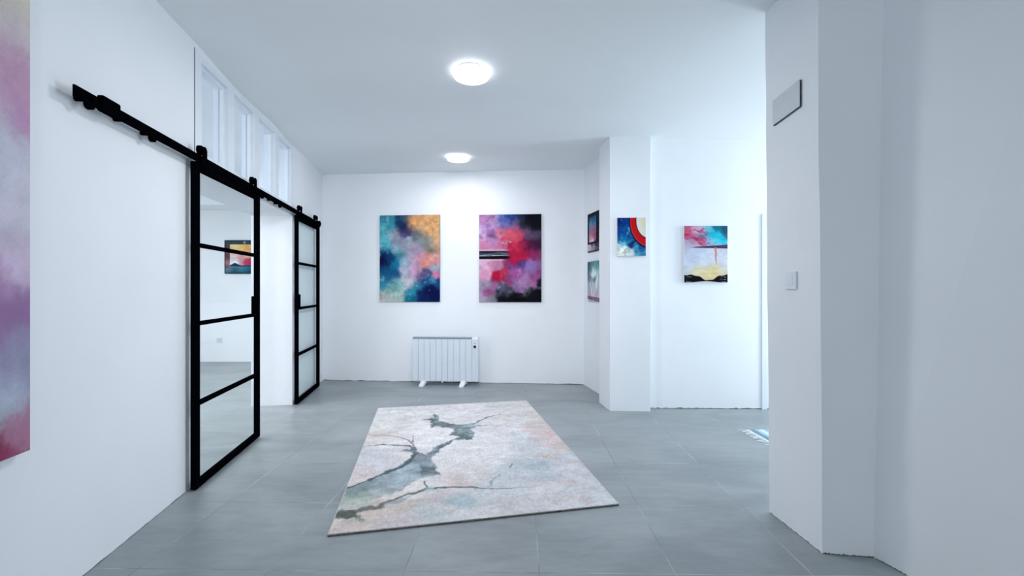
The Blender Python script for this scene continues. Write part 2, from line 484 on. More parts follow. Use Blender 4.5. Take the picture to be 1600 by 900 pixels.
# thin dark, uneven strips standing for the gap where plaster meets tiles
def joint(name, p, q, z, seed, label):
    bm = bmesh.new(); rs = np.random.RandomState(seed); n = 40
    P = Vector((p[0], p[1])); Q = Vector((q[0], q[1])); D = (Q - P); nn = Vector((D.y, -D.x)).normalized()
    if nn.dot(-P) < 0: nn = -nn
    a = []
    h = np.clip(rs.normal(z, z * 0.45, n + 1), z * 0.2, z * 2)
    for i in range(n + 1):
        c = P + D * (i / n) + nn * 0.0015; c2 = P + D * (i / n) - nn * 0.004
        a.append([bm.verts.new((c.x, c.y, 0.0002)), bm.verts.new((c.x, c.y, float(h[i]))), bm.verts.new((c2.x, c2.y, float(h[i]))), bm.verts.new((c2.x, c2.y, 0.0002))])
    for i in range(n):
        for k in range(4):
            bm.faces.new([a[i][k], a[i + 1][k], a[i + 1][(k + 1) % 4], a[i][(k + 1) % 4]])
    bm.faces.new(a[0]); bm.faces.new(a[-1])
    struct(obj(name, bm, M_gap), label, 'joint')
joint('joint_back', (-2.57, 5.8587), (0.93, 5.5896), 0.006, 1, 'thin dark joint between back wall and floor')
joint('joint_right_back', (1.44, 4.4917), (2.60, 4.4675), 0.006, 2, 'thin dark joint below the bright right wall')
joint('joint_pier', (1.449, 2.400), (1.472, 2.040), 0.003, 3, 'thin dark joint along the inner side of the pier')
joint('joint_pier_front', (1.475, 2.0335), (1.690, 2.0025), 0.004, 5, 'thin dark joint below the front of the pier')
joint('joint_right', (1.694, 1.995), (1.730, 1.882), 0.003, 6, 'thin dark joint below the nearest right wall')
joint('joint_left', lw(-1.6), lw(-0.01), 0.0022, 7, 'thin joint between the left wall and the floor')

# hairline ridge on the near right wall
def rwpt(y):
    # on the segment (1.730,1.882)-(1.90,1.34)
    return 1.687 + 0.037 * (y - 1.34) / 0.675 + 0.218 * (2.015 - y) / 0.675
bm = bmesh.new()
ya, yb, za, zb = 1.55, 1.44, 2.052, 2.03
a = Vector((rwpt(ya) - 0.0015, ya, za)); b = Vector((rwpt(yb) - 0.0015, yb, zb))
vs = []
for p_ in (a, b):
    for dx, dz in ((-0.0012, -0.0012), (-0.0012, 0.0012), (0.003, 0.0012), (0.003, -0.0012)):
        vs.append(bm.verts.new((p_.x + dx, p_.y, p_.z + dz)))
for k in range(4): bm.faces.new([vs[k], vs[(k + 1) % 4], vs[4 + (k + 1) % 4], vs[4 + k]])
bm.faces.new(vs[:4]); bm.faces.new(vs[4:])
struct(obj('trim_1', bm, noisy_mat('grey_crack', (150, 158, 166), 0.05, 30, 0.8)), 'hairline crack line high on the near right wall', 'trim')

# ------------------------------------------------------------------ sliding barn doors
def barn_door(name, label, u0, u1, handle_side, glass):
    """local x along the wall, local y away from the room; the door hangs 2.5-6 cm off the wall"""
    p = lw(u0, 0)
    t = thing(name, label, 'door', (p[0], p[1], 0), LROT); t['kind'] = 'structure'
    W = u1 - u0; y0, y1 = -0.060, -0.026; z0, z1 = 0.008, 2.046
    sw = 0.046
    B = 0.0018
    obj('stile', bx(0, sw, y0, y1, z0, z1, bevel=B, seg=1), M_black, t)
    obj('stile', bx(W - sw, W, y0, y1, z0, z1, bevel=B, seg=1), M_black, t)
    obj('bottom_rail', bx(sw, W - sw, y0, y1, z0, z0 + 0.042, bevel=B, seg=1), M_black, t)
    obj('top_rail', bx(sw, W - sw, y0, y1, z1 - 0.046, z1, bevel=B, seg=1), M_black, t)
    zs = [0.050, 0.534, 1.037, 1.531, 2.000]
    m = 0.013
    for z in zs[1:-1]:
        obj('muntin', bx(sw, W - sw, y0 + 0.002, y1 - 0.002, z - m, z + m, bevel=B, seg=1), M_black, t)
    for i in range(4):
        a = zs[i] + (m if i else 0); b = zs[i + 1] - (m if i < 3 else 0)
        obj('glass_pane', bx(sw, W - sw, -0.046, -0.041, a, b), glass, t)
    bm = bmesh.new()
    hx0, hx1 = (W - sw - 0.022, W - sw + 0.014) if handle_side > 0 else (sw - 0.014, sw + 0.022)
    box(bm, hx0, hx1, y0 - 0.012, y0, 1.045, 1.192, bevel=0.003); box(bm, hx0, hx1, y1, y1 + 0.010, 1.045, 1.192, bevel=0.003)
    obj('handle', bm, M_black, t)
    for hx in ((0.05, W - 0.16) if handle_side > 0 else (0.05, W - 0.22)):
        bm = bmesh.new()
        # strap: upright plate with rounded head
        hw = 0.026; n = 12; zt = 2.125
        prof = [(hx - hw, 2.006), (hx + hw, 2.006)] + [(hx + hw * math.cos(PI * k / n), zt + hw * math.sin(PI * k / n)) for k in range(n + 1)]
        fr = [bm.verts.new((x, -0.086, z)) for x, z in prof]; bk = [bm.verts.new((x, -0.0805, z)) for x, z in prof]
        bm.faces.new(fr); bm.faces.new(bk)
        for k in range(len(prof)): bm.faces.new([fr[k], fr[(k + 1) % len(prof)], bk[(k + 1) % len(prof)], bk[k]])
        box(bm, hx - hw, hx + hw, -0.086, -0.058, 2.006, 2.040, bevel=0.002, seg=1)
        h = obj('hanger', bm, M_black, t)
        bm = bmesh.new()
        cyl(bm, (hx, -0.058, 2.128), 0.031, 0.024, 'y', 28, 0.004)
        cyl(bm, (hx, -0.062, 2.128), 0.008, 0.050, 'y', 12)
        obj('roller', bm, M_black, h)
        bm = bmesh.new(); cyl(bm, (hx, -0.089, 2.128), 0.011, 0.008, 'y', 16, 0.002); cyl(bm, (hx, -0.089, 2.024), 0.008, 0.008, 'y', 16, 0.002)
        obj('bolt', bm, M_black, h)
    return t
barn_door('door_1', 'nearer black steel barn door with four clear glass panes over the doorway', 0.0, 0.985, 1, M_glass)
barn_door('door_2', 'farther black steel barn door slid back against the white wall', 1.985, 2.885, -1, M_glass_g)

# rail
rl = thing('barn_door_rail', 'long black steel sliding rail fixed across the left wall', 'rail', (*lw(-0.914, 0), 0), LROT)
RL = 3.79
obj('rail_bar', bx(0, RL, -0.064, -0.054, 2.047, 2.096, bevel=0.001, seg=1), M_black, rl)
for ux in (0.088, 0.314, 0.505, 1.10, 1.60, 1.955, 2.22, 2.385, 3.05, 3.60):
    bm = bmesh.new()
    cyl(bm, (ux, -0.0275, 2.070), 0.011, 0.053, 'y', 20, 0.001)
    cyl(bm, (ux, -0.068, 2.070), 0.012, 0.009, 'y', 6, 0.001)
    obj('spacer', bm, M_black, rl)
for ux in (0.088, 0.505, 1.955, 2.385):
    bm = bmesh.new(); cyl(bm, (ux, -0.054, 2.047), 0.020, 0.022, 'y', 24, 0.003)
    obj('guide_disc', bm, M_black, rl)
for ux in (0.185, 3.755):
    bm = bmesh.new()
    s = 0.055 if ux < 1 else 0.024
    box(bm, ux - s, ux + s, -0.080, -0.050, 2.040, 2.112, bevel=0.009, seg=3)
    cyl(bm, (ux, -0.083, 2.076), 0.011, 0.008, 'y', 6, 0.001)
    obj('end_stop', bm, M_black, rl)

# ------------------------------------------------------------------ paintings
def img_p1():
    U, V = grid(170, 240)
    teal = (58, 150, 172); ltl = (104, 184, 196); navy = (22, 34, 82); dblue = (20, 86, 132); grey = (150, 162, 178)
    lav = (176, 172, 196); org = (232, 178, 122); org2 = (226, 160, 110); coral = (228, 152, 142); pink = (214, 150, 182)
    pts = [(0.03, 0.05, .14, teal), (0.10, 0.18, .13, ltl), (0.04, 0.28, .12, (88, 176, 190)), (0.20, 0.10, .09, teal), (0.32, 0.05, .08, (24, 62, 96)),
           (0.36, 0.12, .08, (26, 44, 84)), (0.42, 0.20, .07, (58, 56, 104)), (0.44, 0.03, .07, (74, 90, 104)), (0.54, 0.16, .05, (96, 82, 84)),
           (0.62, 0.06, .12, org2), (0.80, 0.08, .16, org), (0.93, 0.16, .13, org), (0.95, 0.32, .10, (214, 168, 124)), (0.72, 0.16, .09, (228, 180, 138)),
           (0.28, 0.24, .11, lav), (0.30, 0.33, .10, grey), (0.46, 0.32, .08, (172, 184, 198)), (0.62, 0.22, .07, (100, 112, 126)), (0.70, 0.28, .09, (136, 148, 152)),
           (0.82, 0.33, .09, (150, 150, 142)), (0.88, 0.43, .06, (140, 132, 124)), (0.60, 0.40, .10, (176, 158, 184)), (0.50, 0.42, .08, lav),
           (0.12, 0.38, .06, (92, 184, 196)), (0.28, 0.40, .06, (142, 190, 200)), (0.05, 0.53, .10, (12, 22, 74)), (0.14, 0.47, .09, (16, 60, 112)),
           (0.10, 0.64, .10, (20, 92, 136)), (0.24, 0.56, .09, (26, 108, 146)), (0.20, 0.70, .10, (30, 84, 136)), (0.06, 0.76, .09, (52, 140, 166)),
           (0.35, 0.46, .08, (84, 148, 164)), (0.44, 0.56, .09, (150, 178, 196)), (0.56, 0.52, .08, (188, 164, 190)), (0.66, 0.50, .08, (204, 152, 180)),
           (0.78, 0.52, .09, coral), (0.90, 0.50, .08, (228, 160, 154)), (0.60, 0.66, .09, (206, 158, 194)), (0.92, 0.62, .06, (164, 170, 186)),
           (0.94, 0.70, .05, (222, 128, 166)), (0.70, 0.70, .07, (104, 98, 140)), (0.80, 0.66, .05, (88, 84, 128)), (0.46, 0.76, .11, (206, 206, 220)),
           (0.42, 0.66, .08, (186, 190, 208)), (0.28, 0.80, .09, (122, 174, 170)), (0.16, 0.86, .08, (128, 176, 170)), (0.14, 0.95, .10, (206, 216, 210)),
           (0.32, 0.92, .08, (176, 200, 192)), (0.02, 0.95, .05, (196, 168, 178)), (0.52, 0.88, .08, (48, 148, 168)), (0.62, 0.82, .08, (46, 130, 160)),
           (0.52, 0.97, .07, (24, 110, 140)), (0.72, 0.94, .10, (14, 34, 88)), (0.84, 0.88, .12, (10, 20, 76)), (0.95, 0.95, .12, (10, 22, 72)),
           (0.88, 0.78, .06, (62, 146, 174)), (0.76, 0.78, .06, (30, 88, 134)), (0.97, 0.80, .05, (26, 70, 118))]
    im = splats(U, V, pts, 0.055, 6.0, 11, 1.42, 1.1, 0.07)
    im = over(im, (214, 236, 240), sstep(0.10, 0.30, fbm(U * 14, V * 20, 77, 5)) * 0.45 * sstep(0.45, 0.1, U))
    im = over(im, (200, 226, 236), sstep(0.12, 0.32, fbm(U * 16, V * 22, 87, 5)) * 0.4 * sstep(0.5, 0.7, V))
    im = over(im, (176, 116, 74), sstep(0.08, 0.3, fbm(U * 18, V * 24, 97, 4)) * 0.45 * sstep(0.5, 0.75, U) * sstep(0.4, 0.2, V))
    return im

def img_p2():
    U, V = grid(170, 240)
    blk = (16, 16, 26); pk = (220, 154, 190); pk2 = (236, 190, 214); red = (214, 44, 78); mg = (168, 52, 106)
    pts = [(0.04, 0.04, .10, (180, 130, 178)), (0.12, 0.14, .10, (196, 158, 206)), (0.26, 0.06, .08, (186, 150, 198)), (0.14, 0.13, .04, (122, 84, 148)), (0.38, 0.06, .07, (92, 110, 178)),
           (0.50, 0.04, .07, (36, 66, 136)), (0.44, 0.12, .08, (126, 118, 186)), (0.60, 0.10, .07, (122, 104, 150)), (0.68, 0.04, .07, (40, 48, 84)), (0.82, 0.06, .12, (10, 12, 22)),
           (0.95, 0.12, .12, blk), (0.74, 0.12, .07, (60, 58, 76)), (0.80, 0.22, .08, (112, 82, 118)), (0.94, 0.24, .08, (84, 74, 98)), (0.60, 0.16, .06, (176, 84, 128)),
           (0.04, 0.24, .08, (214, 176, 216)), (0.20, 0.22, .06, (132, 92, 150)), (0.16, 0.30, .09, (190, 140, 184)), (0.36, 0.20, .07, (226, 130, 152)),
           (0.48, 0.22, .09, (230, 96, 112)), (0.62, 0.26, .08, (222, 84, 108)), (0.38, 0.28, .05, (208, 76, 110)), (0.06, 0.37, .08, (224, 142, 178)), (0.30, 0.37, .08, (208, 120, 158)), (0.42, 0.35, .05, (204, 108, 140)),
           (0.60, 0.38, .09, (216, 50, 88)), (0.68, 0.46, .10, (206, 30, 70)), (0.72, 0.34, .06, (170, 36, 84)), (0.84, 0.34, .08, (74, 28, 62)), (0.95, 0.34, .07, (58, 26, 56)),
           (0.86, 0.44, .08, (152, 40, 92)), (0.96, 0.46, .07, (134, 60, 112)), (0.56, 0.46, .07, (178, 26, 66)), (0.62, 0.54, .06, (184, 30, 84)),
           (0.08, 0.57, .09, (236, 186, 216)), (0.26, 0.57, .08, (212, 142, 178)), (0.44, 0.57, .06, (160, 60, 110)), (0.54, 0.58, .05, (110, 44, 110)), (0.70, 0.58, .06, (70, 62, 130)),
           (0.84, 0.60, .10, (160, 124, 190)), (0.95, 0.56, .07, (146, 96, 152)), (0.60, 0.66, .09, (168, 90, 158)), (0.10, 0.70, .09, (240, 168, 202)),
           (0.33, 0.71, .065, (190, 24, 62)), (0.41, 0.66, .055, (206, 62, 96)), (0.28, 0.75, .05, (170, 24, 62)), (0.46, 0.74, .06, (150, 70, 120)), (0.08, 0.80, .07, (170, 156, 184)),
           (0.72, 0.76, .10, (190, 142, 196)), (0.90, 0.72, .07, (168, 90, 150)), (0.84, 0.80, .07, (178, 118, 172)), (0.97, 0.78, .05, (34, 26, 46)), (0.66, 0.84, .08, (150, 116, 164)),
           (0.22, 0.80, .07, (160, 110, 156)), (0.36, 0.84, .07, (90, 96, 120)), (0.14, 0.90, .06, (160, 80, 130)), (0.04, 0.93, .06, (180, 168, 196)), (0.20, 0.96, .06, (140, 140, 154)),
           (0.46, 0.88, .07, (74, 72, 92)), (0.40, 0.95, .09, (16, 16, 24)), (0.62, 0.95, .10, (12, 12, 20)), (0.85, 0.93, .10, (18, 18, 28)), (0.97, 0.90, .09, (12, 12, 20)), (0.78, 0.88, .05, (110, 108, 122)), (0.97, 0.66, .05, (140, 70, 130))]
    im = splats(U, V, pts, 0.055, 6.0, 31, 1.42, 1.15, 0.06)
    im = over(im, (230, 214, 232), sstep(0.12, 0.32, fbm(U * 12, V * 18, 70, 5)) * 0.4 * sstep(0.45, 0.7, V) * sstep(0.98, 0.8, V))
    # the dark band with pale rims, and the pale fleck
    x = sstep(0.52, 0.40, U + 0.06 * fbm(U * 4, V * 60, 5))
    im = over(im, (236, 206, 226), x * np.exp(-((V - 0.408) / 0.007) ** 2) * 0.95)
    im = over(im, (30, 34, 48), x * sstep(0.411, 0.418, V) * sstep(0.512, 0.506, V))
    im = over(im, (140, 150, 168), x * np.exp(-((V - 0.452 - 0.006 * np.sin(U * 14)) / 0.016) ** 2) * 0.8 * (0.6 + fbm(U * 10, V * 90, 8) * 1.6))
    im = over(im, (232, 238, 244), x * np.exp(-((V - 0.468 + 0.01 * (U - .2)) / 0.005) ** 2) * sstep(0.1, 0.35, fbm(U * 7, V * 50, 9) + 0.35) * 0.9)
    im = over(im, (8, 10, 16), x * sstep(0.474, 0.480, V) * sstep(0.510, 0.505, V))
    im = over(im, (240, 206, 228), sstep(0.46, 0.34, U) * np.exp(-((V - 0.520) / 0.007) ** 2) * 0.9)
    dd = np.hypot((U - 0.435) / 0.075, (V - 0.318) / 0.013)
    im = over(im, (226, 200, 214), np.exp(-((dd - 0.9) / 0.35) ** 2) * sstep(-0.12, 0.10, fbm(U * 40, V * 90, 34, 3)))
    im = over(im, (120, 60, 96), sstep(0.03, 0.25, fbm(U * 8, V * 16, 36, 5)) * 0.45 * sstep(0.6, 0.3, U) * sstep(0.45, 0.3, V))
    return im

def img_s1():   # framed-looking picture with a black border, blue sky, rose field, pale foot
    U, V = grid(70, 100)
    pts = [(0.3, 0.10, .2, (22, 52, 78)), (0.7, 0.18, .2, (30, 96, 140)), (0.3, 0.26, .15, (110, 180, 206)), (0.7, 0.30, .12, (80, 140, 180)), (0.3, 0.42, .15, (150, 100, 128)),
           (0.6, 0.45, .15, (170, 96, 120)), (0.3, 0.56, .14, (186, 130, 150)), (0.7, 0.58, .14, (150, 90, 120)), (0.4, 0.70, .12, (206, 180, 196))]
    im = splats(U, V, pts, 0.08, 4, 51, 1.3, 1, 0.06, (0.5, 1.6))
    b = 1 - sstep(0.0, 0.012, np.minimum(np.minimum(U - 0.13, 0.72 - U), V - 0.09))
    im = over(im, (20, 24, 32), b * (V < 0.79))
    im = over(im, (14, 18, 24), sstep(0.745, 0.755, V))
    foot = splats(U, V, [(0.1, 0.86, .12, (200, 180, 196)), (0.5, 0.9, .12, (150, 140, 160)), (0.8, 0.86, .1, (60, 62, 76)), (0.4, 0.82, .06, (40, 44, 56)), (0.7, 0.97, .1, (96, 88, 100)), (0.1, 0.97, .1, (176, 160, 178))], 0.1, 5, 53, 1.3, 1, 0.08)
    m = sstep(0.795, 0.81, V) * sstep(0.985, 0.975, V)
    im = im * (1 - m[..., None]) + foot * m[..., None]
    return im

def img_s2():   # pale green-grey drips, dark top corners, maroon foot
    U, V = grid(70, 100)
    pts = [(0.1, 0.05, .15, (70, 98, 106)), (0.5, 0.08, .15, (96, 136, 140)), (0.85, 0.10, .15, (84, 146, 146)), (0.25, 0.17, .1, (92, 122, 130)), (0.5, 0.27, .15, (222, 234, 238)),
           (0.85, 0.30, .12, (176, 206, 210)), (0.15, 0.42, .1, (110, 126, 134)), (0.35, 0.48, .08, (150, 168, 172)), (0.6, 0.42, .08, (96, 124, 128)), (0.65, 0.6, .12, (200, 214, 218)),
           (0.15, 0.66, .12, (166, 178, 186)), (0.9, 0.55, .1, (196, 214, 216)), (0.4, 0.78, .12, (206, 196, 208)), (0.8, 0.80, .12, (206, 206, 214)), (0.2, 0.90, .12, (196, 184, 198))]
    im = splats(U, V, pts, 0.10, 7, 61, 1.3, 1, 0.10, (1.6, 0.4))
    for k, (a, b_, c_) in enumerate([(0.90, 0.10, 0.014), (0.955, 0.06, 0.02), (0.925, 0.04, 0.01)]):
        v0 = a + b_ * (U - 0.4) * (0.5 if k == 0 else 1)
        im = over(im, (86, 52, 72), np.exp(-((V - v0) / c_) ** 2) * 0.85)
    return im

def img_col():  # blue ground, red arc, cream disc, white foot
    U, V = grid(150, 200)
    h = 1.345
    im = splats(U, V, [(0.1, 0.05, .2, (10, 42, 112)), (0.35, 0.1, .15, (16, 62, 138)), (0.15, 0.3, .2, (14, 70, 146)), (0.35, 0.35, .15, (20, 96, 162)), (0.1, 0.5, .14, (24, 112, 168)),
                       (0.3, 0.52, .14, (18, 92, 152)), (0.35, 0.62, .1, (40, 140, 184)), (0.1, 0.64, .06, (92, 178, 208)), (0.25, 0.68, .06, (140, 202, 222)), (0.48, 0.70, .08, (20, 48, 96)), (0.05, 0.78, .12, (206, 224, 222)),
                       (0.2, 0.84, .14, (226, 236, 232)), (0.42, 0.82, .07, (202, 226, 234)), (0.1, 0.95, .15, (226, 232, 218)), (0.5, 0.92, .09, (214, 230, 232)), (0.64, 0.80, .08, (90, 168, 204)), (0.7, 0.9, .08, (70, 150, 190)),
                       (0.62, 0.74, .06, (40, 110, 160)), (0.85, 0.82, .1, (30, 98, 156)), (0.95, 0.92, .1, (56, 136, 180)), (0.9, 0.74, .06, (24, 82, 140)), (0.8, 0.97, .08, (90, 170, 196))], 0.05, 6, 71, h, 1.2, 0.10)
    im = over(im, (196, 226, 238), sstep(0.14, 0.26, fbm(U * 12, V * 16, 73, 3)) * 0.6 * sstep(0.5, 0.4, U) * sstep(0.7, 0.5, V))
    # arc = ellipse centred beyond the upper right
    r = np.hypot(U - 1.12, V - 0.085) + 0.012 * fbm(U * 16, V * 16, 75)
    im = over(im, (12, 22, 62), sstep(0.725, 0.695, r))
    im = over(im, (206, 24, 30), sstep(0.672, 0.662, r))
    im = over(im, (226, 130, 130), np.exp(-((r - 0.655) / 0.007) ** 2) * 0.6)
    im = over(im, (40, 14, 44), sstep(0.478, 0.468, r))
    im = over(im, (240, 236, 226), sstep(0.452, 0.444, r))
    im = over(im, (236, 228, 196), sstep(0.40, 0.20, r))
    return im

def img_rw():   # rose and turquoise clouds, dark horizon blade, orange drip, yellow glow, black foot
    U, V = grid(160, 210)
    im = splats(U, V, [(0.05, 0.06, .1, (206, 92, 124)), (0.12, 0.16, .1, (196, 90, 132)), (0.25, 0.05, .1, (214, 170, 196)), (0.2, 0.25, .1, (186, 124, 160)), (0.4, 0.04, .1, (206, 196, 214)), (0.35, 0.1, .06, (200, 150, 180)),
                       (0.55, 0.08, .08, (110, 196, 214)), (0.35, 0.16, .06, (92, 130, 160)), (0.5, 0.14, .05, (120, 130, 160)), (0.62, 0.18, .09, (44, 188, 214)), (0.8, 0.2, .1, (34, 196, 224)), (0.9, 0.28, .08, (30, 204, 230)),
                       (0.75, 0.3, .09, (92, 216, 234)), (0.78, 0.04, .07, (30, 128, 148)), (0.92, 0.08, .08, (40, 90, 118)), (0.97, 0.18, .06, (62, 110, 136)), (0.38, 0.25, .06, (204, 70, 112)), (0.45, 0.32, .06, (206, 96, 136)),
                       (0.5, 0.24, .05, (190, 150, 184)), (0.1, 0.34, .1, (196, 176, 200)), (0.3, 0.33, .06, (214, 160, 186)), (0.6, 0.30, .06, (150, 190, 214)), (0.3, 0.48, .2, (200, 210, 228)), (0.8, 0.48, .2, (216, 218, 234)), (0.1, 0.55, .2, (204, 212, 230)),
                       (0.5, 0.62, .2, (222, 228, 240)), (0.9, 0.65, .15, (222, 224, 232)), (0.1, 0.72, .1, (220, 222, 228)), (0.4, 0.8, .14, (240, 226, 176)), (0.7, 0.8, .14, (238, 218, 160)), (0.5, 0.88, .12, (236, 216, 162)),
                       (0.25, 0.82, .1, (238, 228, 196)), (0.9, 0.8, .1, (232, 224, 200))], 0.06, 6, 81, 1.31, 1.1, 0.03, (0.5, 1.3))
    ct = sstep(0.37, 0.30, V)
    im = over(im, (170, 40, 84), sstep(0.06, 0.2, fbm(U * 6 + V * 6, V * 14 - U * 4, 83, 4)) * 0.75 * sstep(0.6, 0.35, U) * ct)
    im = over(im, (24, 104, 130), sstep(0.1, 0.24, fbm(U * 6 - V * 5, V * 18, 85, 4)) * 0.7 * sstep(0.3, 0.6, U) * ct)
    # blade
    yb = 0.375 - 0.014 * (U - 0.4)
    hb = 0.004 + 0.030 * np.clip((U - 0.15) / 0.85, 0, 1)
    im = over(im, (84, 56, 96), sstep(hb + 0.006, hb - 0.004, np.abs(V - yb)) * sstep(0.08, 0.3, U))
    im = over(im, (96, 130, 160), np.exp(-((V - yb + hb * 0.3) / (0.006 + 0 * U)) ** 2) * 0.6 * sstep(0.6, 1.0, U))
    # drip
    xd = 0.725 + 0.05 * (V - 0.4) + 0.02 * fbm(V * 20, U * 0, 88)
    wd = 0.035 * np.clip(1 - (V - 0.38) / 0.36, 0, 1) + 0.004 + 0.03 * np.abs(fbm(V * 60, U * 2, 89))
    im = over(im, (206, 128, 112), sstep(wd, wd * 0.3, np.abs(U - xd)) * sstep(0.375, 0.385, V) * sstep(0.73, 0.62, V) * 0.9)
    im = over(im, (240, 170, 110), np.exp(-((U - xd) / 0.012) ** 2) * sstep(0.38, 0.4, V) * sstep(0.55, 0.45, V) * 0.8)
    # black foot
    top = 0.865 + 0.10 * np.exp(-((U - 0.56) / 0.20) ** 2) + 0.008 * np.sin(U * 30)
    bot = 0.985 - 0.0 * U
    k = sstep(top - 0.005, top + 0.005, V)
    im = over(im, (18, 18, 24), k)
    s = np.sin((V - 0.03 * np.sin(U * 6)) * 150 + U * 8) * sstep(0.30, 0.12, np.minimum(U, 1 - U)) 
    im = over(im, (196, 190, 196), k * sstep(0.55, 0.95, s) * 0.85 * sstep(-0.25, 0.0, fbm(U * 9, V * 40, 90)) * sstep(0.02, 0.05, U) * sstep(0.98, 0.95, U))
    im = over(im, (222, 226, 232), sstep(0.985, 0.992, V + 0.03 * np.exp(-((U - 0.5) / 0.3) ** 2) - 0.02))
    return im

def img_far():  # painted dark window border, golden sky, dark mound, teal foot
    U, V = grid(130, 120)
    im = splats(U, V, [(0.2, 0.25, .12, (236, 198, 130)), (0.45, 0.25, .12, (232, 186, 104)), (0.8, 0.3, .15, (228, 170, 92)), (0.3, 0.16, .08, (240, 226, 190)), (0.25, 0.45, .1, (232, 200, 190)), (0.45, 0.5, .12, (220, 164, 168)),
                       (0.6, 0.62, .07, (190, 60, 98)), (0.8, 0.6, .1, (176, 50, 92)), (0.6, 0.42, .1, (226, 178, 150)), (0.25, 0.62, .07, (226, 222, 232))], 0.05, 5, 91, 0.95, 1, 0.04, (0.6, 1.4))
    m = np.exp(-((U - 0.29) / 0.10) ** 2)
    im = over(im, (240, 244, 248), sstep(0.0, 0.02, V - (0.70 - 0.09 * m)) * sstep(0.42, 0.36, U))
    im = over(im, (28, 50, 72), sstep(0.0, 0.02, V - (0.745 - 0.075 * m)))
    ft = splats(U, V, [(0.15, 0.82, .1, (90, 120, 136)), (0.35, 0.84, .1, (92, 140, 156)), (0.7, 0.82, .12, (60, 120, 140)), (0.3, 0.95, .12, (24, 66, 88)), (0.8, 0.95, .14, (22, 60, 84))], 0.06, 4, 93, 0.95, 1, 0.05, (0.4, 2))
    k = sstep(0.775, 0.79, V)[..., None]; im = im * (1 - k) + ft * k
    im = over(im, (48, 58, 66), sstep(0.135, 0.12, V)); im = over(im, (210, 216, 216), np.exp(-((U - 0.555) / 0.03) ** 2 - ((V - 0.07) / 0.04) ** 2) * 0.8)
    lf = splats(U, V, [(0.05, 0.2, .1, (70, 48, 58)), (0.08, 0.5, .1, (104, 56, 66)), (0.12, 0.7, .1, (176, 120, 124)), (0.08, 0.85, .1, (92, 60, 74)), (0.12, 0.35, .06, (120, 76, 72))], 0.04, 4, 95, 0.95, 1, 0.08, (2, 0.5))
    k = (sstep(0.155, 0.148, U) * sstep(0.10, 0.14, V) * sstep(0.86, 0.80, V))[..., None]; im = im * (1 - k) + lf * k
    im = over(im, (14, 22, 32), sstep(0.030, 0.022, U)); im = over(im, (16, 26, 36), sstep(0.975, 0.985, V)); im = over(im, (20, 28, 36), sstep(0.02, 0.012, V))
    im = over(im, (24, 30, 38), sstep(0.96, 0.97, U))
    return im

def img_left():
    # canvas runs out of view to the left; u = 1 is the edge nearest the doors. v: top 0, bottom 1
    U, V = grid(150, 320)
    im = splats(U, V, [(0.9, 0.05, .2, (226, 218, 178)), (0.4, 0.05, .3, (214, 206, 186)), (0.9, 0.15, .14, (222, 214, 196)), (0.6, 0.22, .15, (210, 190, 206)), (0.95, 0.23, .08, (214, 196, 208)), (0.8, 0.27, .07, (206, 130, 176)),
                       (0.95, 0.30, .07, (204, 146, 188)), (0.6, 0.29, .1, (214, 120, 164)), (0.85, 0.33, .07, (206, 160, 200)), (0.7, 0.38, .10, (192, 196, 214)), (0.97, 0.37, .05, (194, 132, 184)), (0.9, 0.42, .09, (196, 198, 216)), (0.8, 0.49, .12, (188, 196, 212)), (0.95, 0.54, .1, (206, 200, 222)),
                       (0.7, 0.60, .12, (206, 192, 218)), (0.95, 0.64, .08, (206, 184, 214)), (0.85, 0.71, .08, (172, 122, 178)), (0.95, 0.755, .07, (160, 112, 172)), (0.8, 0.80, .08, (168, 148, 192)), (0.95, 0.84, .07, (158, 156, 196)), (0.9, 0.90, .06, (180, 192, 214)),
                       (0.7, 0.91, .07, (184, 178, 208)), (0.96, 0.945, .035, (190, 120, 156)), (0.88, 0.97, .05, (166, 50, 96)), (0.96, 0.985, .03, (170, 72, 112)), (0.7, 0.97, .07, (134, 40, 84)), (0.3, 0.5, .3, (196, 186, 210)), (0.3, 0.9, .2, (150, 100, 150))], 0.05, 5, 111, 1.55, 1.2, 0.03)
    g = im.mean(-1, keepdims=True)
    return (g + (im - g) * 0.72) * 0.97

M_edge1 = noisy_mat('painted_edge_teal', (96, 120, 140), 0.3, 9, 0.7)
M_edge2 = noisy_mat('painted_edge_dark', (50, 36, 52), 0.3, 9, 0.7)
M_edge_dk = noisy_mat('painted_edge_black', (24, 28, 34), 0.2, 9, 0.7)
M_edge_pk = noisy_mat('painted_edge_mauve', (176, 160, 186), 0.1, 4, 0.7)
BR = math.atan2(-0.07654, 0.99707)
SR = math.atan2(-0.97906, 0.20357)
gp = 'abstract paintings on the white walls'
def off(p, rot, d):     # step d away from the wall-side centre line, towards the back of the canvas
    return (p[0] - math.sin(rot) * d, p[1] + math.cos(rot) * d)
x, y = off((-1.3709, 5.7365), BR, 0.0275)
painting('tall turquoise, orange and navy cloudy canvas left above the radiator', (x, y, 1.0735), BR, 0.823, 1.163, 0.026, img_p1() * 0.90, M_edge1)
x, y = off((-0.0254, 5.6333), BR, 0.0275)
painting('tall magenta, red and black canvas with a dark band, right of the turquoise one', (x, y, 1.074), BR, 0.821, 1.153, 0.026, img_p2() * 0.90, M_edge2)
x, y = off((0.9908, 5.2243), SR, 0.019)
painting('small black-bordered canvas with blue and rose centre, upper on the alcove side wall', (x, y, 1.706), SR, 0.376, 0.477, 0.018, img_s1(), M_edge_dk)
x, y = off((0.9912, 5.2225), SR, 0.019)
painting('small pale grey-green streaked canvas, lower on the alcove side wall', (x, y, 1.099), SR, 0.38, 0.488, 0.018, img_s2(), M_edge_dk)
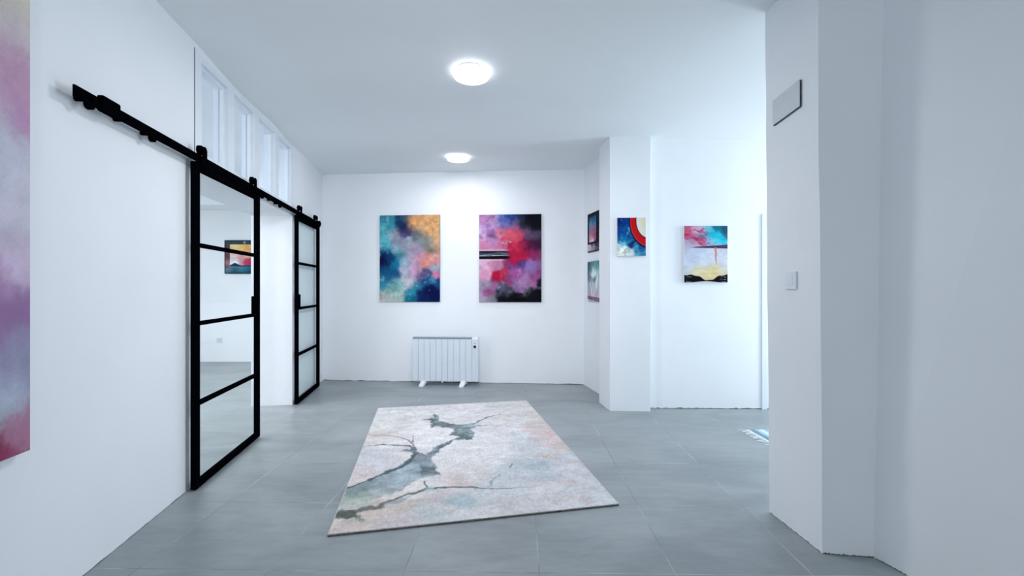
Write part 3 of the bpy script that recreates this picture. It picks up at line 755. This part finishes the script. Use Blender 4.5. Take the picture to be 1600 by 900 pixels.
painting('small canvas with a red arc over blue on the column', (1.2155, 4.3830, 1.585), math.atan2(-0.0566, 0.9984), 0.288, 0.390, 0.026, img_col() * 0.93, M_canvas)
painting('canvas of pink and turquoise clouds over a yellow glow with black foot', (2.0122, 4.4785, 1.3165), math.atan2(-0.0192, 0.9998), 0.449, 0.589, 0.028, img_rw() * 0.93, M_canvas)
painting('dark-bordered golden sky canvas in the next room, seen through the barn door glass', (-4.904 + 0.31, 7.338, 1.504), 0.0, 0.62, 0.572, 0.026, img_far(), M_edge_dk)
p = lw(-1.0754 - 0.55, 0.001)
painting('very large yellow, mauve and crimson canvas cut off by the left picture edge', (p[0], p[1], 0.658), LROT, 1.10, 1.95, 0.034, img_left(), M_edge_pk)

# ------------------------------------------------------------------ radiator
RX, RY = -0.862, 5.5267
rad = thing('electric_radiator', 'pale electric panel radiator on white feet below the two big paintings', 'radiator', (RX, RY, 0), BR)
RW, RZ0, RZ1 = 0.866, 0.055, 0.622
cw = 0.088                                  # control section at the right end
fw = (RW - cw) / 10
for i in range(10):
    bm = bmesh.new()
    a = -RW / 2 + i * fw
    box(bm, a + 0.0012, a + fw - 0.0012, 0.0, 0.078, RZ0, RZ1 - 0.022, bevel=0.006, seg=2)
    obj('fin', bm, M_rad, rad)
obj('core', bx(-RW / 2 + 0.01, RW / 2 - 0.01, 0.012, 0.066, RZ0 + 0.01, RZ1 - 0.01), M_rad, rad)
obj('top_grille', bx(-RW / 2 + 0.004, RW / 2 - cw, 0.004, 0.075, RZ1 - 0.021, RZ1, bevel=0.003), M_grille, rad)
bm = bmesh.new()
for k in range(56):
    xx = -RW / 2 + 0.02 + k * (RW - cw - 0.04) / 55
    box(bm, xx - 0.0022, xx + 0.0022, 0.010, 0.070, RZ1, RZ1 + 0.003)
obj('grille_slats', bm, M_rad, rad)
bm = bmesh.new(); box(bm, RW / 2 - cw + 0.001, RW / 2, -0.001, 0.079, RZ0, RZ1 - 0.04, bevel=0.009, seg=3)
obj('control_housing', bm, M_rad, rad)
bm = bmesh.new(); box(bm, RW / 2 - cw, RW / 2 - 0.002, -0.001, 0.079, RZ1 - 0.038, RZ1 + 0.006, bevel=0.009, seg=3)
obj('control_cap', bm, M_radw, rad)
bm = bmesh.new(); cyl(bm, (RW / 2 - cw / 2 - 0.002, -0.008, 0.507), 0.019, 0.018, 'y', 28, 0.003)
kn = obj('dial', bm, M_dial, rad)
bm = bmesh.new(); cyl(bm, (RW / 2 - cw / 2 - 0.002, -0.0015, 0.507), 0.026, 0.003, 'y', 28, 0.0005)
obj('dial_ring', bm, M_radw, rad)
bm = bmesh.new(); box(bm, RW / 2 - cw / 2 - 0.018, RW / 2 - cw / 2 + 0.014, -0.003, 0.0, 0.548, 0.554)
obj('indicator', bm, M_grille, rad)
for fx in (-0.278, 0.240):
    bm = bmesh.new()
    prof = [(-0.080, 0.0), (-0.080, 0.012), (-0.012, 0.060), (0.088, 0.060), (0.150, 0.012), (0.150, 0.0), (0.12, 0.0), (0.088, 0.022), (-0.008, 0.022), (-0.04, 0.0)]
    A_, B_ = [], []
    for yy, zz in prof:
        s = 0.025 + 0.006 * (zz / 0.06)
        A_.append(bm.verts.new((fx - s + (yy if yy < 0 else 0) * 0.25, yy, zz))); B_.append(bm.verts.new((fx + s + (yy if yy < 0 else 0) * 0.25, yy, zz)))
    bm.faces.new(A_); bm.faces.new(B_)
    for k in range(len(prof)): bm.faces.new([A_[k], A_[(k + 1) % len(prof)], B_[(k + 1) % len(prof)], B_[k]])
    obj('foot', bm, M_radw, rad)
bm = bmesh.new(); cyl(bm, (-0.045, 0.035, 0.046), 0.016, 0.022, 'z', 20, 0.003)
obj('drain_plug', bm, M_radw, rad)

# ------------------------------------------------------------------ ceiling lamps
def lamp(label, x, y):
    zc = ceil_z(x, y)
    t = thing('ceiling_light', label, 'ceiling light', (x, y, zc), 0, 'round ceiling lights')
    bm = bmesh.new(); cyl(bm, (0, 0, -0.003), 0.118, 0.008, 'z', 64, 0.001); obj('mounting_plate', bm, M_frame, t, smooth=False)
    bm = bmesh.new(); cyl(bm, (0, 0, -0.0225), 0.128, 0.033, 'z', 64, 0.007); o = obj('diffuser', bm, M_lamp, t)
lamp('nearer of the two round lit ceiling lights, larger in view', -0.292, 3.075)
lamp('farther of the two round lit ceiling lights, close to the back wall', -0.640, 5.08)

# ------------------------------------------------------------------ switch, cover plate, socket
PR = math.atan2(-0.99773, 0.06731)
def pier(y, dz):  # point on the leaning inner face of the pier
    return 1.447 + (2.412 - y) * 0.0675 - 0.022 * (dz / 2.8)
s = thing('light_switch', 'square white rocker light switch on the pier side', 'light switch', (pier(2.221, 1.3) - 0.001, 2.221, 1.2535), PR)
obj('switch_plate', bx(-0.039, 0.039, -0.009, 0, 0, 0.092, bevel=0.003), M_plastic, s)
bm = bmesh.new(); box(bm, -0.020, 0.020, -0.013, -0.009, 0.020, 0.072, bevel=0.002)
for v in bm.verts:
    if v.co.x > 0: v.co.y += 0.002
obj('rocker', bm, M_plastic, s)
s = thing('cover_plate', 'blank rectangular cover plate high on the pier side, slightly tilted', 'cover plate', (pier(2.241, 2.2) - 0.004, 2.241, 2.224), PR)
bm = bmesh.new(); box(bm, -0.099, 0.099, -0.010, -0.004, -0.067, 0.067, bevel=0.0015, seg=1)
for v in bm.verts: v.co.z += 0.115 * v.co.x
o = obj('plate', bm, M_plate, s)
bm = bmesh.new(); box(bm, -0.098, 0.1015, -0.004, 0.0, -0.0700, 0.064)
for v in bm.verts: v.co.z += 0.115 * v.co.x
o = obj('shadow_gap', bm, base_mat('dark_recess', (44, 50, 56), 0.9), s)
s = thing('wall_socket', 'tiny white wall socket low on the far wall of the next room', 'socket', (-5.005, 7.338, 0.325), 0)
obj('socket_plate', bx(-0.045, 0.045, -0.012, 0, 0, 0.09, bevel=0.003), base_mat('socket_grey', (216, 221, 226), 0.5), s)
bm = bmesh.new(); cyl(bm, (0, -0.013, 0.045), 0.022, 0.003, 'y', 20); obj('socket_face', bm, base_mat('socket_face_grey', (196, 202, 207), 0.6), s)  # round face in a slightly darker grey than the plate

# ------------------------------------------------------------------ main rug
def img_rug():     # marbled cream ground with a slate grey branching vein
    W, L = 1.578, 2.331
    U, T = np.meshgrid(np.linspace(0, 1, 330), np.linspace(1, 0, 480))      # T runs 0 near .. 1 far
    V = 1 - T
    P = lambda s, t, r, c: (s, 1 - t, r, c)
    w1 = (226, 222, 224); cream = (224, 216, 206); pch = (218, 196, 184); pk = (216, 190, 188); bl = (184, 198, 208); gr = (190, 196, 200); tl = (150, 186, 196)
    im = splats(U, V, [P(.08, .95, .2, (222, 222, 222)), P(.45, .92, .2, w1), P(.8, .95, .1, (212, 214, 206)), P(.97, .93, .08, (218, 206, 204)), P(.12, .78, .15, (216, 216, 208)), P(.35, .7, .12, w1), P(.6, .85, .12, w1), P(.8, .78, .12, (220, 214, 212)),
                       P(.2, .58, .08, (228, 220, 218)), P(.06, .62, .06, (216, 200, 196)), P(.35, .6, .1, (232, 226, 226)), P(.7, .6, .12, w1), P(.6, .43, .14, w1), P(.5, .3, .1, (222, 214, 212)), P(.12, .40, .10, (200, 200, 208)), P(.07, .30, .07, pk), P(.13, .34, .06, (202, 196, 204)), P(.2, .42, .05, cream),
                       P(.93, .60, .06, pk), P(.95, .5, .06, (212, 180, 176)), P(.97, .42, .05, (208, 176, 172)), P(.88, .46, .05, (204, 190, 190)), P(.8, .5, .07, (204, 212, 220)), P(.78, .42, .07, (196, 206, 214)), P(.86, .35, .06, (192, 194, 202)), P(.875, .32, .028, (226, 190, 150)),
                       P(.75, .34, .06, gr), P(.78, .26, .06, (168, 190, 202)), P(.9, .25, .08, (196, 196, 204)), P(.7, .22, .06, (190, 200, 208)), P(.9, .13, .10, (202, 202, 208)), P(.8, .16, .05, (182, 192, 198)), P(.96, .04, .07, (206, 214, 216)), P(.75, .06, .1, (212, 206, 210)),
                       P(.62, .14, .08, (196, 202, 210)), P(.60, .05, .09, (214, 206, 208)), P(.43, .21, .05, (222, 190, 184)), P(.46, .25, .04, (220, 200, 196)), P(.27, .19, .05, cream), P(.36, .22, .05, (224, 220, 216)), P(.55, .21, .05, (220, 206, 204)), P(.416, .09, .035, tl), P(.43, .07, .03, (150, 184, 198)), P(.5, .10, .05, (196, 206, 210)),
                       P(.32, .10, .05, (208, 190, 188)), P(.30, .05, .05, (190, 202, 202)), P(.42, .03, .05, (210, 210, 208)), P(.2, .09, .05, (222, 198, 180)), P(.12, .06, .05, (222, 196, 176)), P(.05, .03, .06, (220, 194, 180)), P(.2, .03, .06, (216, 200, 200)), P(.36, .13, .04, (206, 196, 196)), P(.02, .15, .05, (190, 198, 190))],
                0.05, 6.0, 131, 1.478, 1.25, 0.03, (0.8, 1.3))
    g = im.mean(-1, keepdims=True); im = g + (im - g) * 0.62; im = (0.75 * im + 0.25 * np.array((212, 210, 211.0))) * 0.97
    jx = U + 0.018 * fbm(U * 75, V * 110, 145, 3, 0.8) + 0.050 * fbm(U * 22, V * 34, 140, 5, 0.7); jy = T + 0.040 * fbm(U * 22 + 5, V * 34 + 3, 150, 5, 0.7)
    def poly(pts, soft=0.008):
        return sstep(-soft * 0.4, soft, poly_sd(jx, jy, pts, W, L))
    mid = [(0.277, 0.434), (0.308, 0.422), (0.36, 0.44), (0.369, 0.422), (0.33, 0.377), (0.334, 0.346), (0.364, 0.312), (0.358, 0.263), (0.369, 0.245), (0.328, 0.248), (0.279, 0.241), (0.256, 0.219), (0.213, 0.172), (0.166, 0.157), (0.132, 0.145), (0.023, 0.127), (-0.01, 0.113), (-0.01, 0.179), (-0.01, 0.218), (0.067, 0.257), (0.126, 0.288), (0.18, 0.315), (0.219, 0.361), (0.244, 0.397), (0.237, 0.44), (0.184, 0.464), (0.211, 0.487), (0.245, 0.474)]
    m = poly(mid)
    body = splats(U, V, [P(.3, .4, .08, (146, 155, 163)), P(.3, .3, .06, (138, 148, 156)), P(.24, .34, .05, (150, 166, 172)), P(.15, .24, .08, (150, 164, 168)), P(.22, .24, .06, (160, 170, 176)), P(.06, .2, .05, (142, 160, 158)), P(.08, .15, .06, (166, 176, 168)), P(.02, .12, .05, (176, 184, 172)), P(.18, .18, .04, (180, 186, 188))], 0.05, 9, 133, 1.478, 1.2, 0.09)
    im = im * (1 - m[..., None]) + body * m[..., None]
    dark = (74, 87, 93)
    dr = [(0.277, 0.346), (0.33, 0.339), (0.364, 0.319), (0.358, 0.27), (0.369, 0.245), (0.324, 0.261), (0.279, 0.254)]
    im = over(im, (98, 110, 116), poly(dr, 0.02) * (0.65 + 1.2 * fbm(U * 30, V * 60, 160, 3)))
    top = [(0.276, 0.793), (0.346, 0.806), (0.35, 0.862), (0.384, 0.841), (0.384, 0.756), (0.456, 0.71), (0.506, 0.696), (0.574, 0.694), (0.604, 0.662), (0.561, 0.634), (0.565, 0.583), (0.546, 0.52), (0.503, 0.526), (0.463, 0.531), (0.425, 0.487), (0.379, 0.457), (0.367, 0.424), (0.319, 0.411), (0.314, 0.441), (0.369, 0.484), (0.422, 0.52), (0.484, 0.557), (0.456, 0.579), (0.42, 0.572), (0.446, 0.599), (0.463, 0.648), (0.402, 0.676), (0.365, 0.688), (0.33, 0.672), (0.344, 0.725), (0.322, 0.772)]
    im = over(im, (90, 105, 110), poly(top, 0.007) * (0.80 + 0.9 * fbm(U * 24, V * 40, 161, 3)))
    im = over(im, (172, 190, 196), poly(top, 0.02) * sstep(0.06, 0.22, fbm(U * 18, V * 30, 162, 3)) * 0.6)
    im = over(im, (176, 190, 196), np.exp(-((U - 0.56) / 0.05) ** 2 - ((T - 0.675) / 0.03) ** 2) * 0.8)
    def stroke(pts, w0, w1_, c, a=1.0, jit=1.0):
        nonlocal im
        d, t = seg_dist(U + (jx - U) * jit * 0.7, T + (jy - T) * jit * 0.7, pts, W, L)
        ww = (w0 + (w1_ - w0) * t) * (1 + 1.4 * fbm(U * 30, V * 44, 163, 3))
        im = over(im, c, sstep(ww * 1.5, ww * 0.5, d) * a)
    stroke([(-0.01, 0.213), (0.044, 0.239), (0.078, 0.262), (0.126, 0.288), (0.18, 0.319), (0.216, 0.347), (0.244, 0.397), (0.261, 0.436)], 0.011, 0.024, dark, 0.85)
    stroke([(0.261, 0.436), (0.235, 0.465), (0.20, 0.478)], 0.022, 0.008, (112, 124, 130), 0.8)
    stroke([(0.066, 0.09), (0.098, 0.095), (0.139, 0.099), (0.163, 0.125), (0.198, 0.136), (0.233, 0.15), (0.27, 0.159), (0.308, 0.179), (0.346, 0.177)], 0.020, 0.009, (100, 102, 98), 0.85)
    stroke([(0.163, 0.115), (0.205, 0.122), (0.24, 0.135)], 0.018, 0.018, (140, 156, 162), 0.7)
    stroke([(0.346, 0.177), (0.424, 0.169), (0.478, 0.162), (0.554, 0.141), (0.639, 0.133)], 0.010, 0.004, (96, 98, 102), 0.85, 0.6)
    stroke([(0.639, 0.133), (0.736, 0.129)], 0.004, 0.002, (130, 134, 142), 0.7, 0.4)
    stroke([(0.304, 0.219), (0.312, 0.185)], 0.006, 0.008, dark, 0.9, 0.4)
    im = over(im, (150, 182, 190), np.exp(-((U - 0.322) / 0.02) ** 2 - ((T - 0.170) / 0.01) ** 2) * 0.9)
    im = over(im, (96, 100, 94), poly([(-0.01, 0.103), (0.045, 0.112), (0.066, 0.09), (0.073, 0.075), (0.10, 0.045), (0.04, 0.062), (-0.01, 0.065)], 0.012) * (0.8 + 1.2 * fbm(U * 30, V * 40, 165, 3)))
    im = over(im, (168, 172, 160), np.exp(-((U - 0.065) / 0.05) ** 2 - ((T - 0.048) / 0.010) ** 2) * 0.6)
    for pts, a in (([(-0.01, 0.66), (0.019, 0.638), (0.09, 0.629), (0.163, 0.601), (0.217, 0.559), (0.242, 0.517), (0.26, 0.458)], 0.004), ([(-0.01, 0.529), (0.039, 0.529), (0.103, 0.53)], 0.003)):
        stroke(pts, a * 0.6, a * 2.6, (122, 122, 126), 0.85, 0.5)
    stroke([(0.06, 0.535), (0.103, 0.53), (0.176, 0.51), (0.225, 0.505), (0.25, 0.47)], 0.006, 0.020, (104, 112, 116), 0.85)
    stroke([(0.244, 0.602), (0.241, 0.533)], 0.003, 0.006, (120, 120, 124), 0.8, 0.4)
    stroke([(0.574, 0.694), (0.62, 0.73), (0.67, 0.762), (0.72, 0.785), (0.764, 0.806)], 0.014, 0.007, (120, 124, 128), 0.85)
    stroke([(0.604, 0.662), (0.66, 0.66)], 0.010, 0.004, (130, 134, 138), 0.7)
    stroke([(0.69, 0.64), (0.715, 0.645)], 0.008, 0.006, (150, 148, 150), 0.8)
    stroke([(0.665, 0.563), (0.705, 0.504)], 0.003, 0.005, (176, 166, 166), 0.7, 0.4)
    stroke([(0.624, 0.224), (0.60, 0.20), (0.571, 0.192), (0.559, 0.149)], 0.007, 0.004, (140, 144, 154), 0.8)
    stroke([(0.692, 0.293), (0.672, 0.264)], 0.003, 0.008, (110, 114, 120), 0.85, 0.4)
    stroke([(0.846, 0.315), (0.90, 0.345)], 0.005, 0.003, (150, 122, 110), 0.8)
    stroke([(0.41, 0.245), (0.44, 0.235), (0.46, 0.20)], 0.003, 0.003, (206, 160, 156), 0.7)
    stroke([(0.50, 0.157), (0.505, 0.125)], 0.004, 0.003, (150, 138, 134), 0.7)
    # flecks of yarn and faint lines along the weave
    im = im * (1 + 0.20 * fbm(U * 150, V * 110, 171, 3, 0.8) + 0.16 * fbm(U * 18, V * 60, 175, 4, 0.7))[..., None]
    im = over(im, (160, 164, 172), sstep(0.12, 0.26, fbm(U * 22, V * 70, 172, 4)) * 0.35 * sstep(0.6, 0.35, T) * sstep(0.35, 0.6, U))
    im = over(im, (208, 160, 150), sstep(0.13, 0.26, fbm(U * 26, V * 60, 174, 4)) * 0.45 * sstep(0.6, 0.95, U))
    im = over(im, (176, 160, 160), sstep(0.13, 0.26, fbm(U * 26, V * 70, 178, 4)) * 0.35 * sstep(0.75, 0.9, T + 0.25))
    return im, 0.0016 * fbm(U * 80, V * 120, 180, 2)

W_, L_ = 1.578, 2.331
rug = thing('area_rug', 'large cream and grey marbled rug in the middle of the tiled floor', 'rug', (-0.3869, 3.4684, 0), math.radians(11.356))
im, rel = img_rug()
painted_sheet('pile', im, W_, L_, M_pile, rug, y=0.0125, flat=True, relief=rel)
bm = bmesh.new(); box(bm, -W_ / 2 - 0.001, W_ / 2 + 0.001, -L_ / 2 - 0.001, L_ / 2 + 0.001, 0.0005, 0.0075)
obj('backing', bm, M_bind, rug)
bm = bmesh.new(); box(bm, -W_ / 2, W_ / 2, -L_ / 2, L_ / 2, 0.0075, 0.0108)
obj('pile_side', bm, M_bindl, rug)
bm = bmesh.new()
box(bm, -W_ / 2 - 0.004, -W_ / 2 + 0.003, -L_ / 2, L_ / 2, 0.0005, 0.013, bevel=0.002, seg=1)
box(bm, W_ / 2 - 0.003, W_ / 2 + 0.004, -L_ / 2, L_ / 2, 0.0005, 0.013, bevel=0.002, seg=1)
obj('side_binding', bm, M_bindl, rug)

# ------------------------------------------------------------------ small striped rug with fringe
def img_small():
    U, V = grid(150, 60)
    im = np.zeros(U.shape + (3,)) + np.array((214, 224, 230), float)
    x = U * 1.25
    k = 0
    edges = [(0.0, .022, (226, 232, 236)), (.022, .075, (122, 152, 168)), (.075, .105, (170, 202, 214)), (.105, .150, (216, 226, 230)), (.15, .21, (156, 192, 200)), (.21, .24, (236, 240, 242)), (.24, .30, (122, 152, 168)),
             (.30, .40, (214, 224, 230)), (.40, .46, (120, 164, 178)), (.46, .60, (226, 232, 236)), (.60, .66, (122, 152, 168)), (.66, .80, (200, 216, 224)), (.80, .86, (120, 164, 178)), (.86, .98, (226, 232, 236)), (.98, 1.04, (156, 192, 200)), (1.04, 1.14, (214, 224, 230)), (1.14, 1.2, (122, 152, 168)), (1.2, 1.26, (226, 232, 236))]
    xw = x + 0.003 * fbm(U * 10, V * 40, 200)
    for a, b, c in edges:
        im[(xw >= a) & (xw < b)] = c
    return im * (1 + 0.12 * fbm(U * 150, V * 40, 201, 3))[..., None]
sr = thing('striped_rug', 'small teal and white striped cotton rug with fringe, partly behind the pier', 'rug', (2.085 + 0.625, 3.455, 0), math.radians(2.5))
sr.location = (2.712, 3.49, 0)
painted_sheet('woven_body', img_small(), 1.25, 0.66, M_cotton, sr, y=0.007, flat=True)
obj('underside', bx(-0.625, 0.625, -0.33, 0.33, 0.0004, 0.0062), M_cotton if False else noisy_mat('cotton_underside', (190, 205, 212), 0.1, 60, 0.95), sr)
M_fr = noisy_mat('white_cotton_fringe', (236, 240, 243), 0.04, 80, 0.9)
rs = np.random.RandomState(3)
for side in (-1, 1):
    bm = bmesh.new()
    for k in range(34):
        yy = -0.325 + 0.65 * k / 33
        pts = []
        dy = rs.normal(0, 0.010); l = 0.055 + rs.rand() * 0.02; ph = rs.rand() * 6
        for q in range(7):
            t = q / 6
            pts.append(Vector((side * (0.622 + l * t), yy + dy * t + 0.004 * math.sin(ph + 5 * t), 0.006 - 0.003 * t)))
        r = 0.0030; prev = None
        for i, c in enumerate(pts):
            ring = [bm.verts.new((c.x, c.y + r * math.cos(a), max(0.0004, c.z + r * math.sin(a) * 0.8))) for a in [2 * PI * j / 6 for j in range(6)]]
            if prev:
                for j in range(6): bm.faces.new([prev[j], prev[(j + 1) % 6], ring[(j + 1) % 6], ring[j]])
            else: bm.faces.new(ring)
            prev = ring
        bm.faces.new(prev)
    o = obj('fringe', bm, M_fr, sr); o['kind'] = 'stuff'

# ------------------------------------------------------------------ light
def area(name, loc, target, sx, sy, power, color):
    l = bpy.data.lights.new(name, 'AREA'); l.shape = 'RECTANGLE'; l.size = sx; l.size_y = sy
    l.energy = power; l.color = color
    o = bpy.data.objects.new(name, l); C.objects.link(o); o.location = loc
    o.rotation_euler = (Vector(target) - Vector(loc)).to_track_quat('-Z', 'Y').to_euler()
    return o
area('side_room_daylight', (4.55, 3.55, 1.45), (0, 3.55, 1.6), 0.85, 1.9, 62, (0.85, 0.94, 1.0))
area('street_daylight', (-0.6, -2.6, 1.5), (-1.5, 3, 1.45), 3.0, 2.2, 26, (0.88, 0.94, 1.0))
l = area('added_back_wall_fill', (0.1, -0.9, 2.6), (-1.1, 5.8, 1.25), 0.9, 0.5, 12, (0.93, 0.94, 1.0)); l.data.spread = math.radians(52)  # added unseen fill behind the viewer, narrowed to brighten the back wall
area('next_room_daylight', (-4.6, 0.9, 1.6), (-3.6, 6.0, 1.3), 2.4, 1.8, 56, (0.93, 0.94, 1.0))
area('added_next_room_fill', (-4.3, 4.3, 2.6), (-4.3, 4.3, 0), 2.0, 1.6, 95, (0.94, 0.97, 1.0))  # added overhead fill to brighten the next room, no fixture there
for x, y, pw_ in ((-0.292, 3.075, 24), (-0.640, 5.08, 8.5)):
    l = bpy.data.lights.new('lamp_glow', 'AREA'); l.shape = 'DISK'; l.size = 0.24; l.energy = pw_; l.color = (0.95, 0.94, 1.0)
    o = bpy.data.objects.new('lamp_glow', l); C.objects.link(o); o.location = (x, y, CEIL - 0.05)

w = bpy.data.worlds.new('sky'); bpy.context.scene.world = w; w.use_nodes = True
bg = w.node_tree.nodes['Background']; bg.inputs['Color'].default_value = (0.84, 0.93, 1.0, 1); bg.inputs['Strength'].default_value = 1.0

# ------------------------------------------------------------------ camera
cam = bpy.data.cameras.new('camera'); cam.sensor_width = 36; cam.lens = 36 * 670 / 1600; cam.clip_start = 0.05
co = bpy.data.objects.new('camera', cam); C.objects.link(co); co.location = (0, 0, 1.26); co.rotation_euler = (PI / 2, 0, 0)
bpy.context.scene.camera = co
sc = bpy.context.scene
sc.view_settings.view_transform = 'Standard'
sc.view_settings.look = 'None'
sc.view_settings.exposure = -0.10
sc.cycles.max_bounces = 12; sc.cycles.diffuse_bounces = 8; sc.cycles.transparent_max_bounces = 12
